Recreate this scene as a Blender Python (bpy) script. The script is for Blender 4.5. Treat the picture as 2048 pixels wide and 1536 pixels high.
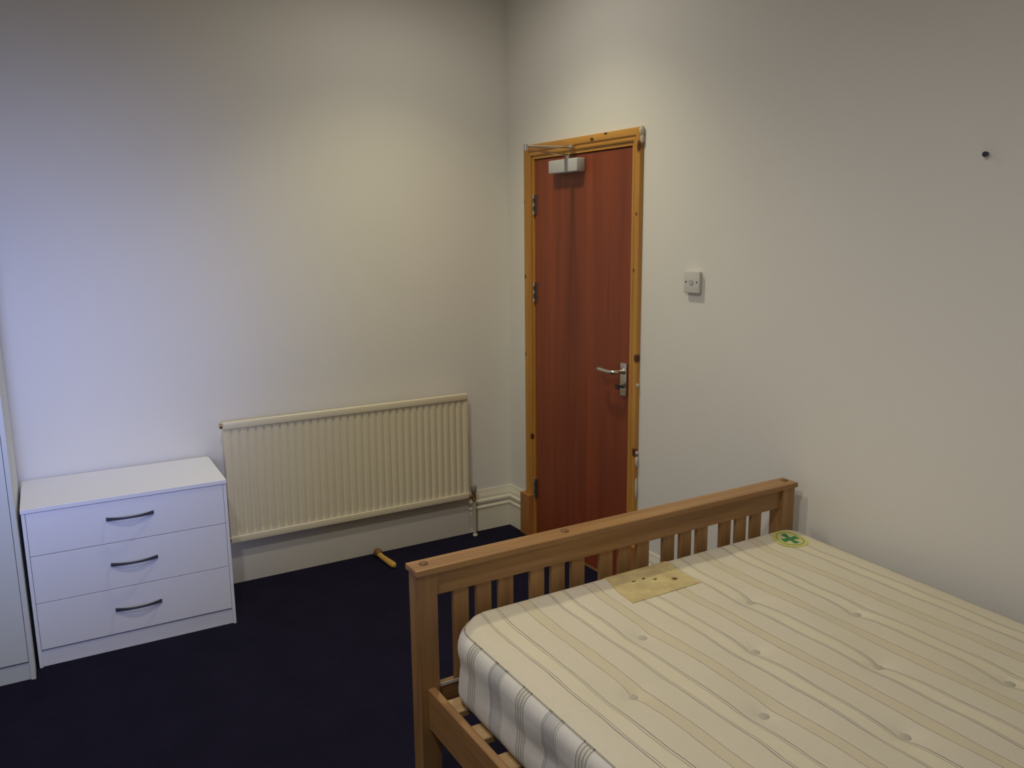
import bpy, bmesh, math, random
from mathutils import Vector, Matrix

random.seed(4)
S = bpy.context.scene
COL = S.collection
for o in list(bpy.data.objects):
    bpy.data.objects.remove(o)

# ---------------------------------------------------------------- camera
def camera():
    yaw, pitch, roll, fpx = 0.549158, -0.185352, -0.010179, 1649.09
    cy, sy = math.cos(yaw), math.sin(yaw)
    cp, sp = math.cos(pitch), math.sin(pitch)
    f = Vector((sy*cp, cy*cp, sp)); r = Vector((cy, -sy, 0)); u = r.cross(f)
    cr, sr = math.cos(roll), math.sin(roll)
    r2 = r*cr + u*sr; u2 = u*cr - r*sr
    cd = bpy.data.cameras.new('camera'); cd.sensor_width = 36.0
    cd.lens = fpx/2048*36.0; cd.clip_start = 0.02
    c = bpy.data.objects.new('camera', cd); COL.objects.link(c)
    m = Matrix((r2, u2, -f)).transposed().to_4x4()
    m.translation = Vector((-2.33406, -3.83841, 1.64944))
    c.matrix_world = m
    S.camera = c
camera()

# ---------------------------------------------------------------- world, exposure, lights
S.view_settings.view_transform = 'Standard'
S.view_settings.look = 'None'
S.view_settings.gamma = 1.0
S.view_settings.use_curve_mapping = False
S.view_settings.exposure = 0.0
w = bpy.data.worlds.new('sky'); S.world = w; w.use_nodes = True
w.node_tree.nodes['Background'].inputs[0].default_value = (0.42, 0.55, 0.9, 1)
w.node_tree.nodes['Background'].inputs[1].default_value = 0.3

def spot(name, loc, power, col, size=150, blend=1.0, rad=0.07):
    l = bpy.data.lights.new(name, 'SPOT'); l.energy = power; l.color = col
    l.spot_size = math.radians(size); l.spot_blend = blend; l.shadow_soft_size = rad
    o = bpy.data.objects.new(name, l); COL.objects.link(o); o.location = loc
    return o
CEIL = 3.05
WARM = (1.0, 0.92, 0.68)
LAMPS = [(-0.75, -0.86), (-1.90, -2.00), (-2.50, -3.00)]
spot('downlight_beam', (*LAMPS[0], CEIL-0.075), 55, (1.0, .936, .615), 110)
spot('downlight_halo', (*LAMPS[0], CEIL-0.075), 13.5, (1.0, .95, .85), 172, .7)
spot('downlight_wide', (*LAMPS[1], CEIL-0.075), 52, (1.0, .905, .83), 150)
spot('downlight_wide', (*LAMPS[2], CEIL-0.075), 54, (.95, .945, 1.0), 172, .7)

def daylight(name, tgt, power, col, spread):
    l = bpy.data.lights.new(name, 'AREA'); l.shape = 'RECTANGLE'
    l.size = 0.75; l.size_y = 1.1; l.energy = power; l.color = col
    l.spread = math.radians(spread)
    o = bpy.data.objects.new(name, l); COL.objects.link(o)
    o.location = (-2.55, -5.42, 1.62)
    o.rotation_euler = (Vector(tgt) - o.location).to_track_quat('-Z', 'Y').to_euler()
daylight('window_sky_beam', (-2.3, 0.0, 1.15), 4.4, (.27, .38, 1.0), 27)

# ---------------------------------------------------------------- materials
def lin(c):
    return tuple(((v/255)/12.92 if v/255 <= .04045 else ((v/255+.055)/1.055)**2.4) for v in c)

class NT:
    def __init__(self, name):
        self.m = bpy.data.materials.new(name); self.m.use_nodes = True
        self.t = self.m.node_tree; self.b = self.t.nodes['Principled BSDF']
    def n(self, typ, **kw):
        x = self.t.nodes.new(typ)
        for k, v in kw.items(): setattr(x, k, v)
        return x
    def l(self, a, b): self.t.links.new(a, b)
    def val(self, sock, v):
        if hasattr(v, 'is_output') or isinstance(v, bpy.types.NodeSocket): self.l(v, sock)
        else: sock.default_value = v
    def math(self, op, a, b=None, clamp=False):
        x = self.n('ShaderNodeMath', operation=op); x.use_clamp = clamp
        self.val(x.inputs[0], a)
        if b is not None: self.val(x.inputs[1], b)
        return x.outputs[0]
    def mix(self, f, a, b, mode='MIX'):
        x = self.n('ShaderNodeMix', data_type='RGBA', blend_type=mode)
        self.val(x.inputs[0], f)
        for s, v in ((x.inputs[6], a), (x.inputs[7], b)):
            if isinstance(v, tuple): v = (*v, 1) if len(v) == 3 else v
            self.val(s, v)
        return x.outputs[2]
    def coord(self, which='Object'):
        return self.n('ShaderNodeTexCoord').outputs[which]
    def mapping(self, vec, scale=(1, 1, 1), loc=(0, 0, 0)):
        x = self.n('ShaderNodeMapping'); self.l(vec, x.inputs[0])
        x.inputs['Scale'].default_value = scale; x.inputs['Location'].default_value = loc
        return x.outputs[0]
    def noise(self, vec, scale, detail=3, rough=0.5, dist=0):
        x = self.n('ShaderNodeTexNoise'); self.l(vec, x.inputs['Vector'])
        x.inputs['Scale'].default_value = scale; x.inputs['Detail'].default_value = detail
        x.inputs['Roughness'].default_value = rough; x.inputs['Distortion'].default_value = dist
        return x.outputs['Fac']
    def ramp(self, fac, stops, interp='LINEAR'):
        x = self.n('ShaderNodeValToRGB'); self.l(fac, x.inputs[0]); cr = x.color_ramp
        cr.interpolation = interp
        while len(cr.elements) < len(stops): cr.elements.new(0.5)
        for e, (p, c) in zip(cr.elements, stops):
            e.position = p; e.color = (*c, 1) if len(c) == 3 else c
        return x.outputs[0]
    def bump(self, h, strength, dist=0.001):
        x = self.n('ShaderNodeBump'); x.inputs['Strength'].default_value = strength
        x.inputs['Distance'].default_value = dist; self.l(h, x.inputs['Height'])
        self.l(x.outputs[0], self.b.inputs['Normal'])
    def col(self, c):
        self.val(self.b.inputs['Base Color'], (*c, 1) if isinstance(c, tuple) and len(c) == 3 else c)
    def rough(self, r): self.val(self.b.inputs['Roughness'], r)
    def spots(self, vec, pts):
        """mask of soft elliptical marks: (centre, radii)"""
        tot = None
        for c, r in pts:
            s = self.n('ShaderNodeVectorMath', operation='SUBTRACT'); self.l(vec, s.inputs[0]); s.inputs[1].default_value = c
            d = self.n('ShaderNodeVectorMath', operation='DIVIDE'); self.l(s.outputs[0], d.inputs[0]); d.inputs[1].default_value = r
            q = self.n('ShaderNodeVectorMath', operation='LENGTH'); self.l(d.outputs[0], q.inputs[0])
            k = self.n('ShaderNodeMapRange', interpolation_type='SMOOTHSTEP'); self.l(q.outputs['Value'], k.inputs[0])
            k.inputs[1].default_value = 1.1; k.inputs[2].default_value = 0.55
            k.inputs[3].default_value = 0; k.inputs[4].default_value = 1
            tot = k.outputs[0] if tot is None else self.math('MAXIMUM', tot, k.outputs[0])
        return tot

def paint(name, c, rough=0.55, var=0.03, bump=0.15, scale=60, metal=0.0):
    t = NT(name); v = t.coord()
    n = t.noise(v, 2.0, 3)
    t.col(t.mix(n, tuple(x*(1-var) for x in c), tuple(min(1, x*(1+var)) for x in c)))
    t.rough(rough); t.b.inputs['Metallic'].default_value = metal
    if bump: t.bump(t.noise(v, scale, 4, .6), bump, 0.001)
    return t.m

def wood(name, dark, light, axis=0, rough=0.45, scale=26, streak=0.05, marks=None, mark_col=None, bump=0.06):
    t = NT(name); v = t.coord()
    sc = [1.0, 1.0, 1.0]; sc[axis] = streak
    m = t.mapping(v, tuple(sc))
    n1 = t.noise(m, scale, 4, .55, .6); n2 = t.noise(m, scale*7, 2, .5)
    f = t.math('ADD', t.math('MULTIPLY', n1, .75), t.math('MULTIPLY', n2, .25))
    c = t.ramp(f, [(.30, dark), (.70, light)])
    if marks: c = t.mix(t.spots(v, marks), c, mark_col)
    t.col(c); t.rough(rough); t.bump(n2, bump, 0.001)
    return t.m

WALLC = (0.76, 0.735, 0.665)
M = {}
M['wall'] = paint('wall_paint', WALLC, .8, .02, .25, 45)
M['ceiling'] = paint('ceiling_paint', (.78, .76, .72), .85, .02, .1)
M['skirting'] = paint('skirting_gloss', (.76, .72, .58), .3, .03, .1, 30)
M['pipe_paint'] = paint('pipe_paint', (.50, .44, .34), .5, .08, .1)
M['radiator'] = paint('radiator_enamel', (.74, .67, .47), .32, .02, 0)
M['white_melamine'] = paint('white_melamine', (.83, .84, .87), .38, .015, .05, 120)
M['white_plastic'] = paint('white_plastic', (.62, .60, .55), .4, .01, 0)
M['closer'] = paint('closer_enamel', (.50, .50, .49), .35, .02, 0)
M['steel'] = paint('satin_steel', (.62, .60, .56), .32, .02, 0, metal=1.0)
M['hinge_steel'] = paint('dull_steel', (.20, .17, .14), .4, .05, 0, metal=.8)
M['brass'] = paint('dull_brass', (.30, .22, .12), .4, .1, 0, metal=.8)
M['dark_metal'] = paint('gunmetal', (.055, .06, .085), .35, .05, 0, metal=.6)
M['handle_metal'] = paint('handle_gunmetal', (.11, .115, .15), .38, .05, 0, metal=.5)
M['black'] = paint('dark_hole', (.02, .018, .018), .8, 0, 0)
M['filler'] = paint('filler', (.62, .55, .44), .9, .1, .4, 90)
M['inside'] = paint('hall_wall', (.3, .28, .25), .9, .02, 0)

def carpet():
    t = NT('navy_carpet'); v = t.coord()
    n = t.noise(v, 220, 3, .7); n2 = t.noise(v, 6, 3, .5)
    c = t.ramp(t.math('ADD', t.math('MULTIPLY', n, .7), t.math('MULTIPLY', n2, .3)),
               [(.3, (.006, .005, .014)), (.7, (.017, .015, .036))])
    t.col(c); t.rough(1.0); t.b.inputs['Specular IOR Level'].default_value = .1
    t.bump(n, .8, .004)
    return t.m
M['carpet'] = carpet()

BD, BL = (.235, .113, .040), (.435, .240, .084)
for a in range(3): M['bed%d' % a] = wood('oak_bed_wood_%d' % a, BD, BL, a, .42, 22)
M['pale_wood'] = wood('bare_pine', (.42, .27, .12), (.62, .43, .20), 0, .6, 24)
M['plug'] = wood('oak_plug', (.13, .06, .02), (.22, .11, .035), 0, .5, 40)
PD, PL = (.40, .175, .028), (.62, .31, .058)
KN = [((-.02, -.190, 1.785), (.05, .012, .013)), ((-.02, -.200, 1.408), (.05, .009, .014)), ((-.02, -.196, 1.003), (.05, .010, .013)),
      ((-.02, -.240, .56), (.05, .016, .020)), ((-.02, -1.077, 1.708), (.05, .008, .010)), ((-.02, -1.061, 1.47), (.05, .010, .012)),
      ((-.02, -1.092, 1.09), (.05, .018, .022)), ((-.02, -1.088, .667), (.05, .015, .025)), ((-.02, -.761, 2.042), (.05, .016, .010)),
      ((-.02, -.862, 2.058), (.05, .014, .007)), ((-.02, -.21, 2.055), (.05, .012, .006)), ((-.02, -1.085, 1.985), (.05, .014, .03))]
M['pine_v'] = wood('varnished_pine_upright', PD, PL, 2, .38, 24, marks=KN, mark_col=(.10, .025, .008))
M['pine_h'] = wood('varnished_pine_header', PD, PL, 1, .38, 24, marks=KN, mark_col=(.10, .025, .008))
M['pine_block'] = wood('pine_block', (.32, .12, .03), (.46, .19, .05), 2, .4, 24)
M['stop_wood'] = wood('yellow_pine', (.50, .28, .05), (.68, .42, .09), 1, .5, 40)
M['door'] = wood('mahogany_veneer', (.155, .029, .011), (.300, .062, .018), 2, .48, 9, .045)

# ---------------------------------------------------------------- mesh helpers
class Frame:
    """a thing's own axes: parts are given in its local frame, origin moved to base"""
    def __init__(self, name, base=(0, 0, 0), ang=0.0, label=None, cat=None, kind=None, group=None):
        self.base = Vector(base)
        o = bpy.data.objects.new(name, None); COL.objects.link(o)
        o.location = Matrix.Rotation(ang, 3, 'Z') @ self.base
        o.rotation_euler = (0, 0, ang); o.empty_display_size = .05
        self.o = o
        tag(o, label, cat, kind, group)
def tag(o, label=None, cat=None, kind=None, group=None):
    if label: o['label'] = label
    if cat: o['category'] = cat
    if kind: o['kind'] = kind
    if group: o['group'] = group
    return o
def link(name, bm, mat, fr=None, parent=None, smooth=None):
    base = fr.base if fr else Vector((0, 0, 0))
    me = bpy.data.meshes.new(name)
    bmesh.ops.translate(bm, verts=bm.verts, vec=-base)
    bmesh.ops.recalc_face_normals(bm, faces=bm.faces)
    bm.to_mesh(me); bm.free()
    mats = mat if isinstance(mat, (list, tuple)) else [mat]
    for m in mats: me.materials.append(m)
    if smooth is not None:
        for p in me.polygons: p.use_smooth = True
        try: me.set_sharp_from_angle(angle=math.radians(smooth))
        except Exception: pass
    o = bpy.data.objects.new(name, me); COL.objects.link(o)
    o.parent = parent if parent else (fr.o if fr else None)
    return o
def box(bm, x0, x1, y0, y1, z0, z1, bev=0.0, seg=1):
    r = bmesh.ops.create_cube(bm, size=1.0)
    vs = r['verts']
    for v in vs:
        v.co = Vector(((x0+x1)/2 + v.co.x*abs(x1-x0), (y0+y1)/2 + v.co.y*abs(y1-y0), (z0+z1)/2 + v.co.z*abs(z1-z0)))
    if bev > 0:
        es = {e for v in vs for e in v.link_edges}
        bmesh.ops.bevel(bm, geom=list(es), offset=bev, segments=seg, affect='EDGES', profile=.5)
    return bm
def B(*a, **k): return box(bmesh.new(), *a, **k)
def tube(bm, pts, r, n=12, caps=True):
    pts = [Vector(p) for p in pts]
    rr = r if isinstance(r, (list, tuple)) else [r]*len(pts)
    rings = []; up = Vector((0.13, 0.21, .97)).normalized()
    for i, p in enumerate(pts):
        a = pts[max(i-1, 0)]; b = pts[min(i+1, len(pts)-1)]
        d = (b-a).normalized()
        if abs(d.dot(up)) > .98: up = Vector((1, 0.1, 0)).normalized()
        s = d.cross(up).normalized(); t = s.cross(d).normalized(); up = t
        rings.append([bm.verts.new(p + (s*math.cos(2*math.pi*k/n) + t*math.sin(2*math.pi*k/n))*rr[i]) for k in range(n)])
    for i in range(len(rings)-1):
        for k in range(n):
            bm.faces.new((rings[i][k], rings[i][(k+1) % n], rings[i+1][(k+1) % n], rings[i+1][k]))
    if caps:
        bm.faces.new(rings[0]); bm.faces.new(rings[-1])
    return bm
def T(*a, **k): return tube(bmesh.new(), *a, **k)
def smooth_path(pts, n=6):
    pts = [Vector(p) for p in pts]; out = []
    for i in range(len(pts)-1):
        p0 = pts[max(i-1, 0)]; p1 = pts[i]; p2 = pts[i+1]; p3 = pts[min(i+2, len(pts)-1)]
        for k in range(n):
            t = k/n
            out.append(.5*((2*p1) + (-p0+p2)*t + (2*p0-5*p1+4*p2-p3)*t*t + (-p0+3*p1-3*p2+p3)*t**3))
    out.append(pts[-1]); return out
def extrude_profile(prof, p0, p1, out, miter0=0, miter1=0):
    """profile of (depth from wall, z) swept from p0 to p1 (floor points on the wall line); out = direction into the room"""
    bm = bmesh.new(); p0 = Vector(p0); p1 = Vector(p1); d = (p1-p0).normalized(); out = Vector(out)
    ra = [bm.verts.new(p0 + out*a + d*(miter0*a) + Vector((0, 0, z))) for a, z in prof]
    rb = [bm.verts.new(p1 + out*a + d*(miter1*a) + Vector((0, 0, z))) for a, z in prof]
    n = len(prof)
    for i in range(n):
        j = (i+1) % n
        bm.faces.new((ra[i], ra[j], rb[j], rb[i]))
    bm.faces.new(ra); bm.faces.new(rb)
    return bm

# ---------------------------------------------------------------- room shell
XL, YB = -3.30, -5.20
AW = -0.0215          # the radiator wall is a touch out of square
def rz(p, a):
    c, s = math.cos(a), math.sin(a)
    return (c*p[0]-s*p[1], s*p[0]+c*p[1], p[2] if len(p) > 2 else 0)

o = link('floor', B(XL-.1, 1.5, YB-.1, .2, -.08, 0), M['carpet']); tag(o, 'dark navy blue carpet covering the whole floor', 'floor', 'structure')
o = link('ceiling', B(XL-.1, .1, YB-.1, .2, CEIL, CEIL+.08), M['ceiling']); tag(o, 'white painted ceiling above the bed and door', 'ceiling', 'structure')
# back wall in its own rotated frame
fr = Frame('wall_back', (0, 0, 0), AW, 'white painted wall behind the radiator and chest of drawers', 'wall', 'structure')
link('wall_panel', B(XL-.12, .1, 0, .10, 0, CEIL), M['wall'], fr)
# right wall with the door opening
fr = Frame('wall_right', (0, 0, 0), 0, 'white painted wall that holds the door and the switch plate', 'wall', 'structure')
OY0, OY1, OZ = -1.045, -.239, 2.012
bm = bmesh.new()
def face(pts): bm.faces.new([bm.verts.new(p) for p in pts])
face([(0, .05, 0), (0, OY1, 0), (0, OY1, CEIL), (0, .05, CEIL)])
face([(0, OY0, 0), (0, YB-.1, 0), (0, YB-.1, CEIL), (0, OY0, CEIL)])
face([(0, OY1, OZ), (0, OY0, OZ), (0, OY0, CEIL), (0, OY1, CEIL)])
face([(.1, .05, 0), (.1, .05, CEIL), (.1, OY1, CEIL), (.1, OY1, 0)])
face([(.1, OY0, 0), (.1, OY0, CEIL), (.1, YB-.1, CEIL), (.1, YB-.1, 0)])
face([(.1, OY1, OZ), (.1, OY1, CEIL), (.1, OY0, CEIL), (.1, OY0, OZ)])
face([(0, OY1, 0), (.1, OY1, 0), (.1, OY1, OZ), (0, OY1, OZ)])
face([(0, OY0, 0), (0, OY0, OZ), (.1, OY0, OZ), (.1, OY0, 0)])
face([(0, OY1, OZ), (.1, OY1, OZ), (.1, OY0, OZ), (0, OY0, OZ)])
bmesh.ops.remove_doubles(bm, verts=bm.verts, dist=1e-5)
link('wall_panel', bm, M['wall'], fr)
# left wall, and front wall with a window opening
o = link('wall_left', B(XL-.1, XL, YB-.1, .05, 0, CEIL), M['wall']); tag(o, 'white painted wall beside the wardrobe', 'wall', 'structure')
WX0, WX1, WZ0, WZ1 = -3.0, -2.1, .95, 2.25
fr = Frame('wall_front', (0, YB, 0), 0, 'white painted wall with the window, facing the radiator', 'wall', 'structure')
bm = bmesh.new()
for a in ((XL-.1, WX0, 0, CEIL), (WX1, .1, 0, CEIL), (WX0, WX1, 0, WZ0), (WX0, WX1, WZ1, CEIL)):
    box(bm, a[0], a[1], YB-.12, YB, a[2], a[3])
link('wall_panel', bm, M['wall'], fr)
fr = Frame('window_1', (WX0, YB-.08, WZ0), 0, 'white framed window letting in blue daylight', 'window', 'structure')
bm = bmesh.new()
for a in ((WX0, WX0+.05, WZ0, WZ1), (WX1-.05, WX1, WZ0, WZ1), (WX0+.05, WX1-.05, WZ0, WZ0+.05), (WX0+.05, WX1-.05, WZ1-.05, WZ1)):
    box(bm, a[0], a[1], YB-.10, YB-.05, a[2], a[3], bev=.004)
link('window_frame', bm, M['white_melamine'], fr)
def glass():
    t = NT('window_glass'); tr = t.n('ShaderNodeBsdfTransparent'); gl = t.n('ShaderNodeBsdfGlossy')
    gl.inputs['Roughness'].default_value = .02
    mx = t.n('ShaderNodeMixShader'); mx.inputs[0].default_value = .06
    t.l(tr.outputs[0], mx.inputs[1]); t.l(gl.outputs[0], mx.inputs[2])
    t.l(mx.outputs[0], t.t.nodes['Material Output'].inputs[0]); return t.m
link('pane', B(WX0+.05, WX1-.05, YB-.078, YB-.072, WZ0+.05, WZ1-.05), glass(), fr)

# skirting boards: tall board with a grooved moulding on top
PROF = [(0, 0), (.020, 0), (.020, .126), (.0235, .130), (.0235, .137), (.019, .142), (.0165, .147), (.0175, .152),
        (.0225, .158), (.0235, .166), (.0225, .174), (.0165, .179), (.0145, .184), (.0155, .189), (.0120, .200), (.0070, .215), (.0050, .229), (0, .229)]
fr = Frame('baseboard_back', (0, 0, 0), AW, 'cream gloss moulded skirting board under the radiator', 'skirting board', 'structure')
link('skirting', extrude_profile(PROF, (-.283, 0, 0), (0, 0, 0), (0, -1, 0), 0, -1), M['skirting'], fr, smooth=40)
FLAT = [(0, 0), (.0205, 0), (.0205, .222), (.0185, .226), (0, .226)]
link('flat_board', extrude_profile(FLAT, (-1.612, 0, 0), (-.283, 0, 0), (0, -1, 0)), M['skirting'], fr, smooth=30)
fr = Frame('baseboard_right', (0, 0, 0), 0, 'cream gloss moulded skirting board along the wall with the door', 'skirting board', 'structure')
link('skirting', extrude_profile(PROF, (0, -.155, 0), (0, 0, 0), (-1, 0, 0), 0, -1), M['skirting'], fr, smooth=40)
link('skirting', extrude_profile(PROF, (0, YB, 0), (0, -1.148, 0), (-1, 0, 0), 0, 0), M['skirting'], fr, smooth=40)

# ---------------------------------------------------------------- door
D = Frame('door_1', (0, 0, 0), 0, 'reddish brown veneered door in a knotty varnished pine frame', 'door', 'structure')
LY0, LY1 = -1.023, -.261
leaf = link('door_leaf', B(.004, .044, LY0, LY1, .008, 1.990, bev=.0015), M['door'], D)
bm = bmesh.new()   # lining
LIN = (-.003, .1)
box(bm, LIN[0], LIN[1], LY1+.003, LY1+.022, 0, 2.012, bev=.001)
link('door_lining', bm, M['pine_v'], D)
link('door_lining', B(LIN[0], LIN[1], LY0-.022, LY0-.003, 0, 2.012, bev=.001), M['pine_v'], D)
link('door_lining', B(LIN[0], LIN[1], LY0-.003, LY1+.003, 1.993, 2.012, bev=.001), M['pine_h'], D)
link('door_stop', B(.046, .058, LY0+.01, LY1-.01, 1.975, 1.993), M['pine_h'], D)
# architraves, moulded section swept round the opening with mitres
AP = [(0.0, 0.0), (0.0, .009), (.004, .012), (.010, .0125), (.014, .0095), (.018, .0100), (.024, .016), (.046, .0195), (.052, .0175), (.054, .013), (.054, 0.0)]
yi0, yi1, zi = LY0-.019, LY1+.019, 2.010
def arch(side):
    bm = bmesh.new()
    if side == 'top':
        ra = [bm.verts.new((-d-.0005, yi1+u, zi+u)) for u, d in AP]
        rb = [bm.verts.new((-d-.0005, yi0-u, zi+u)) for u, d in AP]
    elif side == 'near':
        ra = [bm.verts.new((-d-.0005, yi0-u, 0)) for u, d in AP]
        rb = [bm.verts.new((-d-.0005, yi0-u, zi+u)) for u, d in AP]
    else:
        ra = [bm.verts.new((-d-.0005, yi1+u, 0)) for u, d in AP]
        rb = [bm.verts.new((-d-.0005, yi1+u, zi+u)) for u, d in AP]
    n = len(AP)
    for i in range(n):
        j = (i+1) % n; bm.faces.new((ra[i], ra[j], rb[j], rb[i]))
    bm.faces.new(ra); bm.faces.new(rb)
    return bm
link('architrave', arch('far'), M['pine_v'], D, smooth=35)
link('architrave', arch('near'), M['pine_v'], D, smooth=35)
link('architrave', arch('top'), M['pine_h'], D, smooth=35)
link('plinth_block', B(-.036, -.001, -.243, -.156, 0, .236, bev=.004, seg=2), M['pine_block'], D)
link('plinth_block', B(-.036, -.001, -1.146, -1.041, 0, .236, bev=.004, seg=2), M['pine_block'], D)
link('threshold', B(-.010, .1, LY0, LY1, -.002, .006, bev=.002), M['plug'], D)
# filler patches left on the frame edge
def blob(c, r, seed):
    rnd = random.Random(seed); bm = bmesh.new()
    bmesh.ops.create_icosphere(bm, subdivisions=2, radius=1)
    for v in bm.verts:
        k = 1+.35*(rnd.random()-.5)
        v.co = Vector((c[0]+v.co.x*r[0]*k, c[1]+v.co.y*r[1]*k, c[2]+v.co.z*r[2]*k))
    return bm
for i, (c, r) in enumerate([((-.011, -1.095, 2.048), (.012, .010, .020)), ((-.010, -1.097, 2.015), (.010, .008, .022)), ((-.010, -1.096, .97), (.008, .005, .010)),
                            ((-.008, -1.097, .665), (.008, .005, .009)), ((-.008, -1.097, .623), (.009, .006, .026)), ((-.008, -1.097, .50), (.008, .005, .05))]):
    link('filler', blob(c, r, i), M['filler'], D, smooth=60)
# hinges
for z in (1.772, 1.331, .280):
    h = link('hinge', B(-.0015, .006, LY1-.016, LY1+.004, z-.05, z+.05, bev=.0008), M['hinge_steel'], D)
    for k in range(5):
        link('knuckle', T([(-.006, LY1-.001, z-.05+k*.0202), (-.006, LY1-.001, z-.05+k*.0202+.0175)], .0065, 10), M['hinge_steel'] if k % 2 else M['steel'], parent=h, smooth=40)
# closer
cl = link('door_closer', B(-.046, .005, -.683, -.452, 1.908, 1.970, bev=.006, seg=3), M['closer'], D, smooth=40)
link('spindle', T([(-.026, -.590, 1.968), (-.026, -.590, 1.992)], .012, 14), M['steel'], parent=cl, smooth=40)
E = Vector((-.345, -.722, 1.998)); Pv = Vector((-.034, -.590, 1.988)); Sh = Vector((-.030, -.60, 2.022))
def bar(bm, a, b, w, h):
    a, b = Vector(a), Vector(b); d = (b-a).normalized(); s = d.cross(Vector((0, 0, 1))).normalized()*w/2; t = Vector((0, 0, h/2))
    vs = [bm.verts.new(p+q) for p in (a, b) for q in (s+t, s-t, -s-t, -s+t)]
    for f in ((0, 1, 2, 3), (7, 6, 5, 4), (0, 4, 5, 1), (1, 5, 6, 2), (2, 6, 7, 3), (3, 7, 4, 0)): bm.faces.new([vs[i] for i in f])
    return bm
link('closer_arm', bar(bmesh.new(), Pv, E+Vector((0, 0, -.008)), .018, .006), M['steel'], parent=cl)
link('closer_arm', T([E+Vector((0, 0, .004)), Sh], .0055, 10), M['steel'], parent=cl, smooth=40)
link('elbow', T([E+Vector((0, 0, -.014)), E+Vector((0, 0, .012))], .011, 14), M['steel'], parent=cl, smooth=40)
link('bracket', B(-.036, -.012, -.625, -.585, 2.016, 2.030, bev=.002), M['steel'], parent=cl)
# lever handle
pl = link('handle_plate', B(-.006, .005, -1.012, -.968, .906, 1.056, bev=.003, seg=2), M['steel'], D, smooth=40)
lev = smooth_path([(-.004, -.990, 1.018), (-.040, -.990, 1.018), (-.058, -.982, 1.018), (-.063, -.962, 1.018), (-.063, -.925, 1.019), (-.064, -.895, 1.021), (-.058, -.877, 1.021), (-.040, -.871, 1.021)], 6)
link('lever', T(lev, .0095, 12), M['steel'], parent=pl, smooth=50)
link('rose', T([(-.006, -.990, 1.018), (-.013, -.990, 1.018)], .014, 16), M['steel'], parent=pl, smooth=40)
link('lock_cylinder', T([(-.005, -.990, .950), (-.012, -.990, .950)], .009, 14), M['hinge_steel'], parent=pl, smooth=40)
bm = bmesh.new(); box(bm, -.034, -.010, -.992, -.988, .947, .953); box(bm, -.040, -.030, -.999, -.975, .940, .960, bev=.002)
tag(link('key', bm, M['dark_metal'], parent=pl), 'small dark key turned in the lock')
# dim corridor behind the leaf
o = link('wall_hall', B(.9, 1.0, -1.6, .3, 0, CEIL), M['inside']); tag(o, 'corridor wall beyond the closed door', 'wall', 'structure')

# ---------------------------------------------------------------- switch plate, nail
sw = Frame('wall_switch', (0, -1.419, 1.438), 0, 'white square switch plate on the wall beside the door frame', 'switch')
link('back_box', B(-.010, 0, -1.459, -1.379, 1.398, 1.478, bev=.002), M['white_plastic'], sw)
link('face_plate', B(-.019, -.010, -1.462, -1.376, 1.395, 1.481, bev=.0025, seg=3), M['white_plastic'], sw, smooth=40)
link('push_button', T([(-.019, -1.419, 1.438), (-.0215, -1.419, 1.438)], .011, 20), paint('button_grey', (.46, .44, .40), .4, 0, 0), sw, smooth=40)
for y in (-1.389, -1.449):
    link('screw', T([(-.0188, y, 1.438), (-.0198, y, 1.438)], .0038, 10), M['dark_metal'], sw)
nl = Frame('wall_nail', (0, -2.532, 1.839), 0, 'small dark nail fixing high on the bare wall above the mattress', 'nail')
link('nail_head', T([(-.010, -2.532, 1.839), (-.015, -2.532, 1.838)], .0075, 12), M['dark_metal'], nl, smooth=40)
link('shank', T([(.002, -2.532, 1.841), (-.011, -2.532, 1.839)], .004, 8), M['dark_metal'], nl)

# ---------------------------------------------------------------- radiator
RX0, RX1, RZ0, RZ1, RY = -1.5545, -.3110, .2265, .8010, -.090
R = Frame('radiator', ((RX0+RX1)/2, RY, RZ0), AW, 'long cream panel radiator fixed low on the wall beside the door', 'radiator')
def flutes():
    bm = bmesh.new(); n = 33; pitch = (RX1-RX0-.03)/n
    xs = [RX0, RX0+.008]; ds = [0, 0]
    for i in range(n):
        x = RX0+.015+pitch*i
        for f, d in ((.0, 0), (.40, 0), (.50, .55), (.58, 1), (.68, 1), (.76, .55), (.86, 0)):
            xs.append(x+pitch*f); ds.append(d)
    xs += [RX1-.008, RX1]; ds += [0, 0]
    zs = [RZ0, RZ0+.030, RZ0+.036, RZ0+.050, RZ0+.060, RZ1-.062, RZ1-.050, RZ1-.038, RZ1-.034, RZ1]
    es = [0, 0, .15, .75, 1, 1, .8, .3, 0, 0]
    grid = [[bm.verts.new((x, RY + .0065*d*e + (.0012 if (0 < j < len(zs)-1 and e > 0) else 0), z)) for x, d in zip(xs, ds)] for j, (z, e) in enumerate(zip(zs, es))]
    back = [[bm.verts.new((x, RY+.022, z)) for x in (RX0, RX1)] for z in (RZ0, RZ1)]
    for j in range(len(zs)-1):
        for i in range(len(xs)-1):
            bm.faces.new((grid[j][i], grid[j][i+1], grid[j+1][i+1], grid[j+1][i]))
    bm.faces.new([g[0] for g in grid] + [back[1][0], back[0][0]])
    bm.faces.new([g[-1] for g in grid] + [back[1][1], back[0][1]])
    bm.faces.new(grid[0] + [back[0][1], back[0][0]]); bm.faces.new(grid[-1] + [back[1][1], back[1][0]])
    bm.faces.new([back[0][0], back[0][1], back[1][1], back[1][0]])
    return bm
link('fluted_panel', flutes(), M['radiator'], R, smooth=50)
link('upper_seam', B(RX0-.001, RX1+.001, RY-.0035, RY+.014, RZ1-.033, RZ1+.002, bev=.005, seg=3), M['radiator'], R, smooth=40)
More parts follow.
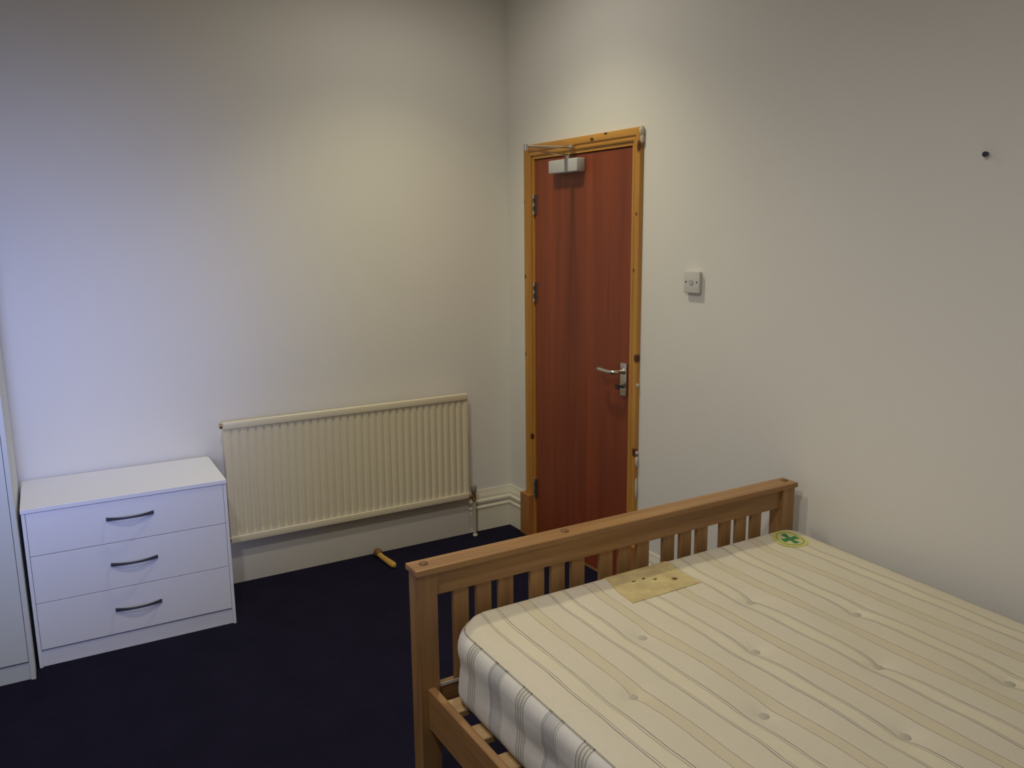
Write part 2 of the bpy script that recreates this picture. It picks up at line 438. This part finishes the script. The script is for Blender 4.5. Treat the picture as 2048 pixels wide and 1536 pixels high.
link('lower_seam', B(RX0-.001, RX1+.001, RY-.0025, RY+.014, RZ0-.002, RZ0+.033, bev=.005, seg=3), M['radiator'], R, smooth=40)
bm = bmesh.new()
for i in range(40):
    x = RX0+.05+(RX1-RX0-.1)*i/39
    box(bm, x-.001, x+.001, RY+.022, RY+.048, RZ0+.05, RZ1-.05)
tag(link('back_fins', bm, M['radiator'], R), kind='stuff')
for x in (RX0+.18, RX1-.18):
    bm = B(x-.015, x+.015, RY+.022, -.001, RZ0+.04, RZ1-.06)
    link('wall_bracket', bm, M['radiator'], R)
link('bleed_plug', T([(RX0+.004, RY+.010, RZ1-.016), (RX0-.012, RY+.010, RZ1-.016)], .011, 14), M['brass'], R, smooth=40)
link('end_plug', T([(RX0+.004, RY+.010, RZ0+.018), (RX0-.010, RY+.010, RZ0+.018)], .012, 14), M['brass'], R, smooth=40)
vx = -.272; vy = RY+.022
vb = link('valve', T([(vx, vy, .198), (vx, vy, .204), (vx, vy, .206), (vx, vy, .238), (vx, vy, .240), (vx, vy, .247)], [.010, .0135, .0125, .0125, .009, .009], 14), M['brass'], R, smooth=35)
bm = T([(RX1-.004, vy, .224), (vx, vy, .224)], .0095, 12); link('valve_tail', bm, M['brass'], R, smooth=40)
link('valve_cap', T([(vx, vy, .246), (vx, vy, .249), (vx, vy, .280), (vx, vy, .284)], [.012, .0145, .016, .014], 16), paint('valve_cap', (.26, .23, .17), .5, .05, 0), R, smooth=40)
link('pipe', T([(vx+.004, vy, .004), (vx+.002, vy, .200)], .0078, 14), M['pipe_paint'], R, smooth=60)
link('pipe_collar', T([(vx+.004, vy, 0), (vx+.004, vy, .008)], .013, 16), M['skirting'], R, smooth=40)

# ---------------------------------------------------------------- chest of drawers
CX0, CX1, CY0, CY1, CH = -2.3540, -1.6170, -.464, -.0420, .641
C = Frame('chest_of_drawers', ((CX0+CX1)/2, (CY0+CY1)/2, 0), -.0355, 'low white chest of three drawers with dark bow handles', 'chest of drawers')
mw = M['white_melamine']
link('top_panel', B(CX0-.002, CX1+.002, CY0-.004, CY1, CH-.017, CH, bev=.0015, seg=2), mw, C)
link('side_panel', B(CX0, CX0+.0125, CY0, CY1, 0, CH-.017, bev=.0008), mw, C)
link('side_panel', B(CX1-.0125, CX1, CY0, CY1, 0, CH-.017, bev=.0008), mw, C)
link('back_panel', B(CX0+.015, CX1-.015, CY1-.006, CY1-.002, .02, CH-.017), mw, C)
link('bottom_panel', B(CX0+.015, CX1-.015, CY0+.02, CY1-.006, .050, .066), mw, C)
link('plinth', B(CX0+.0125, CX1-.0125, CY0+.008, CY0+.023, 0, .066, bev=.0008), mw, C)
zs = [.0715, .2615, .4520, .6235]
for i in range(3):
    z0, z1 = zs[i]+.0012, zs[i+1]-.0012
    dr = link('drawer', B(CX0+.0138, CX1-.0138, CY0, CY0+.017, z0, z1, bev=.001, seg=2), mw, C)
    link('drawer_box', B(CX0+.03, CX1-.03, CY0+.02, CY1-.03, z0+.02, z1-.03), mw, parent=dr)
    zc = (.1745, .3650, .5527)[i]
    xc = (CX0+CX1)/2-.0015
    bm = bmesh.new(); n = 16; L = .086
    ring = []
    for k in range(n+1):
        t = -1+2*k/n; x = xc+L*t
        h = .0040+.0032*abs(t)**2.0; yo = -.0035 - .0215*(1-t*t)
        th = .0042
        ring.append([bm.verts.new((x, CY0+yo+a, zc+b)) for a, b in ((-th/2, -h), (-th/2, h), (th/2, h), (th/2, -h))])
    for k in range(n):
        for j in range(4): bm.faces.new((ring[k][j], ring[k][(j+1) % 4], ring[k+1][(j+1) % 4], ring[k+1][j]))
    bm.faces.new(ring[0]); bm.faces.new(ring[-1])
    for sgn in (-1, 1):
        x = xc+sgn*(L-.005); box(bm, x-.004, x+.004, CY0-.006, CY0+.001, zc-.005, zc+.005)
    link('handle', bm, M['handle_metal'], parent=dr)
# children of drawer were authored in room coordinates: shift them to the chest's base
def rebase(fr_):
    for ch in fr_.o.children:
        for g in ch.children:
            if not g.get('_rb'):
                g.data.transform(Matrix.Translation(-fr_.base)); g['_rb'] = 1; del g['_rb']
rebase(C)
# ---------------------------------------------------------------- wardrobe
WX, WY, WB = -2.3660, -.5430, -.0950
Wd = Frame('wardrobe', (WX-.40, -.31, 0), -.0355, 'tall white wardrobe standing beside the chest of drawers', 'wardrobe')
W0, W1, WH = WX-.80, WX, 1.86
MW = paint('wardrobe_melamine', (.66, .69, .65), .4, .015, .05, 120)
link('side_panel', B(W1-.016, W1, WY, WB, 0, WH, bev=.0008), MW, Wd)
link('side_panel', B(W0, W0+.016, WY, WB, 0, WH, bev=.0008), MW, Wd)
link('top_panel', B(W0+.016, W1-.016, WY, WB, WH-.016, WH, bev=.0008), MW, Wd)
link('back_panel', B(W0+.016, W1-.016, WB-.006, WB-.001, .02, WH-.016), MW, Wd)
link('bottom_panel', B(W0+.016, W1-.016, WY+.03, WB-.006, .056, .072), MW, Wd)
link('plinth', B(W0+.016, W1-.016, WY+.008, WY+.023, 0, .068, bev=.0008), MW, Wd)
mid = (W0+W1)/2
for s, (a, b) in enumerate(((W0+.0175, mid-.0012), (mid+.0012, W1-.0175))):
    d = link('wardrobe_door', B(a, b, WY, WY+.016,   .0755, WH-.018, bev=.001, seg=2), MW, Wd)
    x = mid + (-.035 if s == 0 else .035)
    bm = T(smooth_path([(x, WY, .92), (x, WY-.024, .925), (x, WY-.028, 1.0), (x, WY-.024, 1.075), (x, WY, 1.08)], 5), .005, 8)
    link('handle', bm, M['dark_metal'], parent=d, smooth=50)
rebase(Wd)

# ---------------------------------------------------------------- wooden door stop on the carpet
DS = Frame('wooden_stop', (-.83, -.15, 0), 0, 'short yellow wooden stop lying on the carpet under the radiator', 'wooden stop')
bm = T([(-.838, -.042, .024), (-.838, -.046, .024), (-.838, -.070, .024), (-.838, -.078, .022)], [.016, .021, .021, .016], 16)
link('stop_knob', bm, M['plug'], DS, smooth=45)  # dark wood colour on the knob stands in for the radiator's shadow
bm = T([(-.838, -.074, .020), (-.836, -.11, .017), (-.829, -.225, .0165), (-.828, -.238, .0165), (-.827, -.246, .0165)], [.013, .0135, .0165, .0145, .008], 16)
link('stop_rod', bm, M['stop_wood'], DS, smooth=45)

# ---------------------------------------------------------------- bed
TB = -.0178
BX0, BX1 = -1.4637, -.0200
Bd = Frame('double_bed', ((BX0+BX1)/2, -2.95, 0), TB, 'brown wooden double bed with a slatted footboard', 'bed')
PX = [(BX0+.006, BX0+.064), (BX1-.064, BX1-.006)]
YF0, YF1 = -2.0055, -1.9475
TOP = .7770
def footend(y0, y1, top, rows):
    for a, b in PX:
        link('post', B(a, b, y0, y1, 0, top-.018, bev=.0025, seg=2), M['bed2'], Bd)
        tag(link('foot_pad', B(a+.005, b-.005, y0+.005, y1-.005, -.0015, .003), M['black'], Bd))
    link('cap_rail', B(BX0, BX1, y0-.0075, y1+.007, top-.018, top, bev=.003, seg=2), M['bed0'], Bd)
    ym = (y0+y1)/2
    link('upper_rail', B(PX[0][1]-.001, PX[1][0]+.001, ym-.016, ym+.010, top-.088, top-.018, bev=.0015), M['bed0'], Bd)
    link('lower_rail', B(PX[0][1]-.001, PX[1][0]+.001, ym-.016, ym+.010,   .335, .425, bev=.0015), M['bed0'], Bd)
    for g in range(5):
        for k in range(3):
            x = -1.344+.2475*g+.0715*k
            link('slat', B(x, x+.047, ym-.009, ym+.005, .423, top-.087, bev=.001), M['bed2'], Bd)
footend(YF0, YF1, TOP, 1)
footend(-3.985, -3.925, 1.02, 1)
for x in (-1.424, -.970, -.044):
    link('plug', T([(x, -1.972, TOP-.002), (x, -1.972, TOP+.002), (x, -1.972, TOP+.0045)], [.0125, .0125, .009], 18), M['plug'], Bd, smooth=30)
link('side_rail', B(-1.436, -1.414, -3.93, YF0+.002, .315, .432, bev=.0025, seg=2), M['bed1'], Bd)
link('side_rail', B(-.070, -.048, -3.93, YF0+.002, .285, .395, bev=.0025, seg=2), M['bed1'], Bd)
link('ledge', B(-1.4135, -1.392, -3.92, YF0-.005, .360, .3855), M['bed1'], Bd)
link('ledge', B(-.092, -.0705, -3.92, YF0-.005, .360, .3855), M['bed1'], Bd)
link('centre_rail', B(-.76, -.72, -3.92, YF0-.005, .33, .3855), M['bed1'], Bd)
ns = 14
for i in range(ns):
    y = -2.040 - i*.137
    link('bed_slat', B(-1.4125, -.0715, y-.066, y, .386, .405, bev=.002), M['pale_wood'], Bd)
tag(link('edging_strip', B(-1.398, -1.25, -1.9955, -1.9930, .421, .431, bev=.001), M['white_plastic'], Bd), 'pale strip along the lower footboard rail')

# ---------------------------------------------------------------- mattress
MX0, MX1, MY0, MY1, MZ0, MZ1 = -1.357, -.056, -3.88, -2.012, .4065, .6095
Mt = Frame('mattress', ((MX0+MX1)/2, -2.95, MZ0), TB, 'bare cream striped double mattress with tufted buttons on the bed', 'mattress')
RC = .085
PER = .2205; OFF = -1.267
def stripe_mat(name, base, bandL, bandC, line, per, off, wobble=.013, lwid=.0018, inner=False, dirt=None):
    t = NT(name)
    uv = t.n('ShaderNodeUVMap'); uv.uv_map = 'UVMap'
    sx = t.n('ShaderNodeSeparateXYZ'); t.l(uv.outputs[0], sx.inputs[0])
    wob = t.noise(t.mapping(uv.outputs[0], (6, 1.6, 1)), 3.0, 3, .55)
    u = t.math('ADD', sx.outputs[0], t.math('MULTIPLY', t.math('SUBTRACT', wob, .5), wobble))
    f = t.math('FRACT', t.math('ADD', t.math('DIVIDE', t.math('SUBTRACT', u, off), per), .25))   # L centre at .25, C centre at .75
    def m(v): return v/per
    lw = m(lwid)
    stops = [(0.0, base)]
    def ln(c):
        stops.append((c-lw/2, line))
    hw, dw, cw = m(.0235), m(.0065), m(.0170)
    c = .25
    seq = [(c-hw-dw/2, base), (c-hw+dw/2, bandL), (c+hw-dw/2, bandL), (c+hw+dw/2, base)]
    c = .75
    seq += [(c-cw, bandC)] + ([(c-cw*.33, bandC), (c+cw*.33, bandC)] if inner else []) + [(c+cw, base)]
    for p, after in seq:
        stops.append((p-lw/2, line)); stops.append((p+lw/2, after))
    c = t.ramp(f, stops, 'CONSTANT')
    # woven floral hint inside the bands
    nz = t.noise(t.mapping(uv.outputs[0], (30, 12, 1)), 4.0, 3, .6)
    c = t.mix(t.math('MULTIPLY', t.math('GREATER_THAN', nz, .56), .10), c, (.62, .50, .30))
    st = t.noise(uv.outputs[0], 3.1, 4, .6)
    c = t.mix(t.ramp(st, [(.40, (0, 0, 0)), (.75, (.30, .30, .30))]), c, tuple(dirt or (.66, .60, .36)))
    t.col(c); t.rough(.75); t.b.inputs['Sheen Weight'].default_value = .15
    wv = t.noise(uv.outputs[0], 420, 2, .5)
    cr = t.noise(t.mapping(uv.outputs[0], (1, 3.2, 1)), 7, 3, .5)
    t.bump(t.math('ADD', t.math('MULTIPLY', wv, .12), cr), .35, .004)
    return t.m
CRM = (.70, .635, .475)
M['mt_top'] = stripe_mat('mattress_top_cloth', CRM, (.74, .67, .48), (.665, .585, .395), (.25, .225, .20), PER, OFF, lwid=.0020)
M['mt_side'] = stripe_mat('mattress_side_cloth', (.68, .65, .58), (.50, .485, .455), (.58, .555, .46), (.19, .185, .16), .2415, -2.185, wobble=.003, lwid=.0024, inner=True, dirt=(.62, .60, .56))
M['piping'] = stripe_mat('mattress_piping', (.36, .34, .27), (.30, .29, .23), (.30, .28, .21), (.04, .04, .03), .2415, -2.185, wobble=.001, lwid=.004)

BUT = []
for j in range(0, 9):
    y = -2.340 - .205*j
    xs = [-1.171+.388*k for k in range(3)] if j % 2 else [-.976+.388*k for k in range(3)]
    for x in xs:
        if MX0+.1 < x < -.30 and MY0+.1 < y < MY1-.12: BUT.append((x, y))
def wave(s, z):
    return .0012*math.sin(s*13+z*9) + .0012*math.sin(s*29+1.3) + .0015*math.sin(s*7.1+z*21)
def skew(X, Y):   # the wall edge of the mattress is pushed a little out of line
    t = max(0, (X+.706)/.65)
    return .016*t*t*max(-1.3, min(1, (Y+2.45)/.35))
def mattress():
    bm = bmesh.new(); uvl = bm.loops.layers.uv.new('UVMap')
    st = .0125
    nx = int(round((MX1-MX0)/st)); ny = int(round((MY1-MY0)/st))
    cx, cy = (MX0+MX1)/2, (MY0+MY1)/2; hx, hy = (MX1-MX0)/2, (MY1-MY0)/2
    def plan(x, y):
        ax, ay = abs(x)-(hx-RC), abs(y)-(hy-RC)
        if ax > 0 and ay > 0:
            a, b = ax/RC, ay/RC
            k = max(a, b)/math.hypot(a, b)
            ax, ay = ax*k, ay*k
            x = math.copysign(hx-RC+ax, x); y = math.copysign(hy-RC+ay, y)
        return x, y
    def dist(x, y):
        ax, ay = abs(x)-(hx-RC), abs(y)-(hy-RC)
        if ax > 0 and ay > 0: return RC-math.hypot(ax, ay)
        return min(hx-abs(x), hy-abs(y))
    G = []; UV = {}
    for j in range(ny+1):
        row = []
        for i in range(nx+1):
            x, y = plan(-hx+2*hx*i/nx, -hy+2*hy*j/ny)
            d = dist(x, y); X, Y = cx+x, cy+y
            X += skew(X, Y)
            r = .075
            z = MZ1 - .006 + (math.sqrt(max(0, r*r-(r-min(d, r))**2)))*.20
            z += .015*math.exp(-((MY1-Y-.02)/.055)**2)*min(1, d/.02)
            dip = 0
            for bx, by in BUT:
                q = (X-bx)**2+(Y-by)**2
                if q < .03:
                    qq = math.sqrt(q)
                    dip += .0135*math.exp(-(qq/.020)**1.3) + .006*math.exp(-q/(2*.055**2))
            z -= dip
            z += .0018*math.sin(X*31+Y*9)*math.sin(Y*23)*min(1, d/.08)
            v = bm.verts.new((X, Y, z)); UV[v] = (X-skew(X, Y)*.5, Y); row.append(v)
        G.append(row)
    for j in range(ny):
        for i in range(nx):
            f = bm.faces.new((G[j][i], G[j][i+1], G[j+1][i+1], G[j+1][i])); f.material_index = 0
            for l in f.loops: l[uvl].uv = UV[l.vert]
    loop = [G[0][i] for i in range(nx)] + [G[j][nx] for j in range(ny)] + [G[ny][i] for i in range(nx, 0, -1)] + [G[j][0] for j in range(ny, 0, -1)]
    n = len(loop)
    # unwrap: u on the long side facing the room equals y
    P = [v.co.copy() for v in loop]
    i0 = min(range(n), key=lambda k: (abs(P[k].x-MX0) + abs(P[k].y-(-2.9))))
    u = [0.0]*n; u[i0] = P[i0].y
    s = P[i0].y
    for q in range(1, n):       # the loop runs towards decreasing y on this side
        a, b = (i0+q-1) % n, (i0+q) % n
        s -= (P[b]-P[a]).length; u[b] = s
    nrm = []
    for k in range(n):
        d = P[(k+1) % n]-P[k-1]; nn = Vector((d.y, -d.x, 0)).normalized(); nrm.append(nn)
    rows = [P]
    levels = [.985, .96, .92, .87, .80, .72, .63, .54, .45, .36, .27, .18, .11, .06, .02, 0]
    prev = loop; H = MZ1-.006-MZ0
    rl = [loop]
    for t in levels:
        bulge = .027*math.sqrt(max(0, 1-max(0, (t-.80)/.20)**2)) - .005*math.exp(-((t-.52)/.10)**2) - .022*(max(0, .15-t)/.15)**2
        ring = []
        for k in range(n):
            wv = wave(u[k], t)*math.sin(math.pi*min(1, t*1.0))
            inx = -.007*math.exp(-(((u[k]+2.185)/.2415+.5) % 1-.5)**2/.035)*math.exp(-((t-.5)/.28)**2)
            fb = 1-.62*abs(nrm[k].y)
            p = P[k] + nrm[k]*(bulge*fb+wv*fb+inx*fb); zz = MZ0 + t*(P[k].z-MZ0)
            ring.append(bm.verts.new((p.x, p.y, zz)))
        rl.append(ring)
    hs = [1.0]+levels
    for a in range(len(rl)-1):
        for k in range(n):
            k2 = (k+1) % n
            f = bm.faces.new((rl[a][k], rl[a+1][k], rl[a+1][k2], rl[a][k2])); f.material_index = 1
            uu = {rl[a][k]: (u[k], hs[a]*.22), rl[a+1][k]: (u[k], hs[a+1]*.22)}
            un = u[k2] if abs(u[k2]-u[k]) < 1 else u[k]-(P[k2]-P[k]).length
            uu[rl[a][k2]] = (un, hs[a]*.22); uu[rl[a+1][k2]] = (un, hs[a+1]*.22)
            for l in f.loops: l[uvl].uv = uu[l.vert]
    f = bm.faces.new(rl[-1]); f.material_index = 1
    path = [(p + nrm[k]*.0012, u[k]) for k, p in enumerate(P)]
    return bm, path, P, nrm, u
bm, path, P, NR, U = mattress()
mo = link('cover', bm, [M['mt_top'], M['mt_side']], Mt, smooth=60)
def piping(path, dz, r):
    bm = bmesh.new(); uvl = bm.loops.layers.uv.new('UVMap'); n = len(path); k8 = 6; rings = []
    for i in range(n):
        p = path[i][0]; d = (path[(i+1) % n][0]-path[i-1][0]).normalized(); s = Vector((d.y, -d.x, 0)).normalized(); t = Vector((0, 0, 1))
        rings.append([bm.verts.new(p+Vector((0, 0, dz))+(s*math.cos(a)+t*math.sin(a))*r) for a in [2*math.pi*q/k8 for q in range(k8)]])
    for i in range(n):
        j = (i+1) % n
        un = path[j][1] if abs(path[j][1]-path[i][1]) < 1 else path[i][1]-.0125
        for q in range(k8):
            q2 = (q+1) % k8
            f = bm.faces.new((rings[i][q], rings[j][q], rings[j][q2], rings[i][q2]))
            for l in f.loops:
                l[uvl].uv = ((path[i][1] if l.vert in rings[i] else un), .3)
    return bm
link('piping', piping(path, 0, .0024), M['piping'], Mt, smooth=80)
TUFT = paint('tuft_felt', (.50, .455, .345), .9, .1, .6, 200)
def topz(X, Y):
    dd = min(X-MX0, MX1-X, Y-MY0, MY1-Y); r = .075
    z = MZ1-.006+math.sqrt(max(0, r*r-(r-min(dd, r))**2))*.20+.015*math.exp(-((MY1-Y-.02)/.055)**2)*min(1, max(0, dd)/.02)
    for bx, by in BUT:
        q = (X-bx)**2+(Y-by)**2
        if q < .03: z -= .0135*math.exp(-(math.sqrt(q)/.020)**1.3)+.006*math.exp(-q/(2*.055**2))
    return z
for bx, by in BUT:
    z = topz(bx, by)
    link('tuft_button', T([(bx, by, z), (bx, by, z+.0045), (bx, by, z+.0068), (bx, by, z+.0078)], [.0135, .0145, .0105, .004], 14), TUFT, Mt, smooth=60)
# sewn-on labels
def cloth_label():
    t = NT('tan_label_print'); v = t.coord('UV')
    n = t.noise(v, 3.5, 4, .6); n2 = t.noise(t.mapping(v, (5, 22, 1)), 3.0, 2, .5)
    c = t.ramp(n, [(.35, (.52, .40, .19)), (.65, (.70, .58, .26))])
    m = t.math('MULTIPLY', t.math('GREATER_THAN', n2, .60), .22)
    c = t.mix(m, c, (.28, .19, .07))
    c = t.mix(t.spots(v, [((.80, .36, 0), (.045, .06, 1)), ((.58, .52, 0), (.03, .03, 1)), ((.45, .62, 0), (.03, .03, 1)), ((.30, .62, 0), (.04, .02, 1))]), c, (.10, .06, .02))
    t.col(c); t.rough(.6); t.bump(n, .3, .002); return t.m
def patch(corners, n=14, lift=.0022):
    bm = bmesh.new(); uvl = bm.loops.layers.uv.new('UVMap'); g = []; uv = {}
    c = [Vector(q) for q in corners]
    for j in range(n+1):
        r = []
        for i in range(n+1):
            a, b = i/n, j/n
            p = (c[0]*(1-a)+c[1]*a)*(1-b) + (c[3]*(1-a)+c[2]*a)*b
            v = bm.verts.new((p.x, p.y, topz(p.x, p.y)+lift)); uv[v] = (a, b); r.append(v)
        g.append(r)
    for j in range(n):
        for i in range(n):
            f = bm.faces.new((g[j][i], g[j][i+1], g[j+1][i+1], g[j+1][i]))
            for l in f.loops: l[uvl].uv = uv[l.vert]
    ex = bmesh.ops.extrude_face_region(bm, geom=list(bm.faces))
    bmesh.ops.translate(bm, verts=[e for e in ex['geom'] if isinstance(e, bmesh.types.BMVert)], vec=(0, 0, -.004))
    return bm
tag(link('sewn_label', patch([(-.889, -2.193), (-.633, -2.190), (-.633, -2.030), (-.872, -2.028)]), cloth_label(), Mt, smooth=50), 'tan rectangular sewn label with faded print')
def disc(cx_, cy_, r0, r1, lift, n=40, sx=1.0, sy=1.0):
    bm = bmesh.new(); K = 6; rings = []
    for q in range(K+1):
        r = r0+(r1-r0)*q/K
        rings.append([bm.verts.new((cx_+math.cos(2*math.pi*k/n)*r*sx, cy_+math.sin(2*math.pi*k/n)*r*sy, topz(cx_+math.cos(2*math.pi*k/n)*r*sx, cy_+math.sin(2*math.pi*k/n)*r*sy)+lift)) for k in range(n)])
    for q in range(K):
        for k in range(n): bm.faces.new((rings[q][k], rings[q][(k+1) % n], rings[q+1][(k+1) % n], rings[q+1][k]))
    bmesh.ops.remove_doubles(bm, verts=bm.verts, dist=1e-5)
    ex = bmesh.ops.extrude_face_region(bm, geom=list(bm.faces))
    bmesh.ops.translate(bm, verts=[e for e in ex['geom'] if isinstance(e, bmesh.types.BMVert)], vec=(0, 0, -.0015))
    return bm
bxc, byc = -.150, -2.100
bd = tag(link('badge', disc(bxc, byc, .0005, .058, .0025), paint('badge_yellow', (.62, .60, .17), .5, .08, .1), Mt, smooth=50), 'round yellow badge with a green cross figure')
def sub(name, bm, mat, parent, fr_):
    o = link(name, bm, mat, fr_); o.parent = parent; return o
sub('ring', disc(bxc, byc, .043, .046, .0032), paint('badge_ring', (.28, .30, .06), .5, 0, 0), bd, Mt)
sub('badge_centre', disc(bxc, byc, .0005, .041, .0031), paint('badge_pale', (.60, .58, .26), .5, .05, 0), bd, Mt)
bm = bmesh.new()
zc = topz(bxc, byc)+.0046
ang0 = math.radians(8)
for a in (math.radians(-10), math.radians(78)):
    a += ang0
    d = Vector((math.cos(a), math.sin(a), 0)); s = Vector((-d.y, d.x, 0))
    def at(p, dz):
        x, y = bxc+p.x, byc+p.y
        return bm.verts.new((x, y, topz(x, y)+dz))
    rows = []
    for t, wd in ((-1, .010), (-.75, .0085), (-.45, .006), (-.2, .0065), (0, .0075), (.2, .0065), (.45, .006), (.75, .0085), (1, .010)):
        p = d*(t*.032)
        rows.append([at(p+s*wd, .0048), at(p-s*wd, .0048), at(p-s*wd, .0030), at(p+s*wd, .0030)])
    for i in range(len(rows)-1):
        for k in range(4):
            bm.faces.new((rows[i][k], rows[i][(k+1) % 4], rows[i+1][(k+1) % 4], rows[i+1][k]))
    bm.faces.new(rows[0]); bm.faces.new(rows[-1])
sub('cross_emblem', bm, paint('badge_green', (.035, .20, .06), .5, 0, 0), bd, Mt)

# ---------------------------------------------------------------- ceiling downlights (above the frame)
def glow():
    t = NT('lamp_glass'); t.b.inputs['Emission Color'].default_value = (*WARM, 1); t.b.inputs['Emission Strength'].default_value = 2; return t.m
GL = glow()
names = ['round recessed ceiling downlight nearest the door', 'round recessed ceiling downlight beside the bed edge', 'round recessed ceiling downlight nearest the window']
for (x, y), lab in zip(LAMPS, names):
    f = Frame('ceiling_downlight', (x, y, CEIL), 0, lab, 'ceiling light', None, 'recessed ceiling downlights')
    bm = bmesh.new(); n = 32
    prof = [(.036, CEIL-.001), (.038, CEIL-.008), (.046, CEIL-.009), (.049, CEIL-.001)]
    rg = [[bm.verts.new((x+math.cos(2*math.pi*k/n)*r, y+math.sin(2*math.pi*k/n)*r, z)) for k in range(n)] for r, z in prof]
    for a in range(3):
        for k in range(n): bm.faces.new((rg[a][k], rg[a][(k+1) % n], rg[a+1][(k+1) % n], rg[a+1][k]))
    link('trim_ring', bm, M['steel'], f, smooth=40)
    link('lamp_face', T([(x, y, CEIL-.001), (x, y, CEIL-.004)], .034, 24), GL, f)
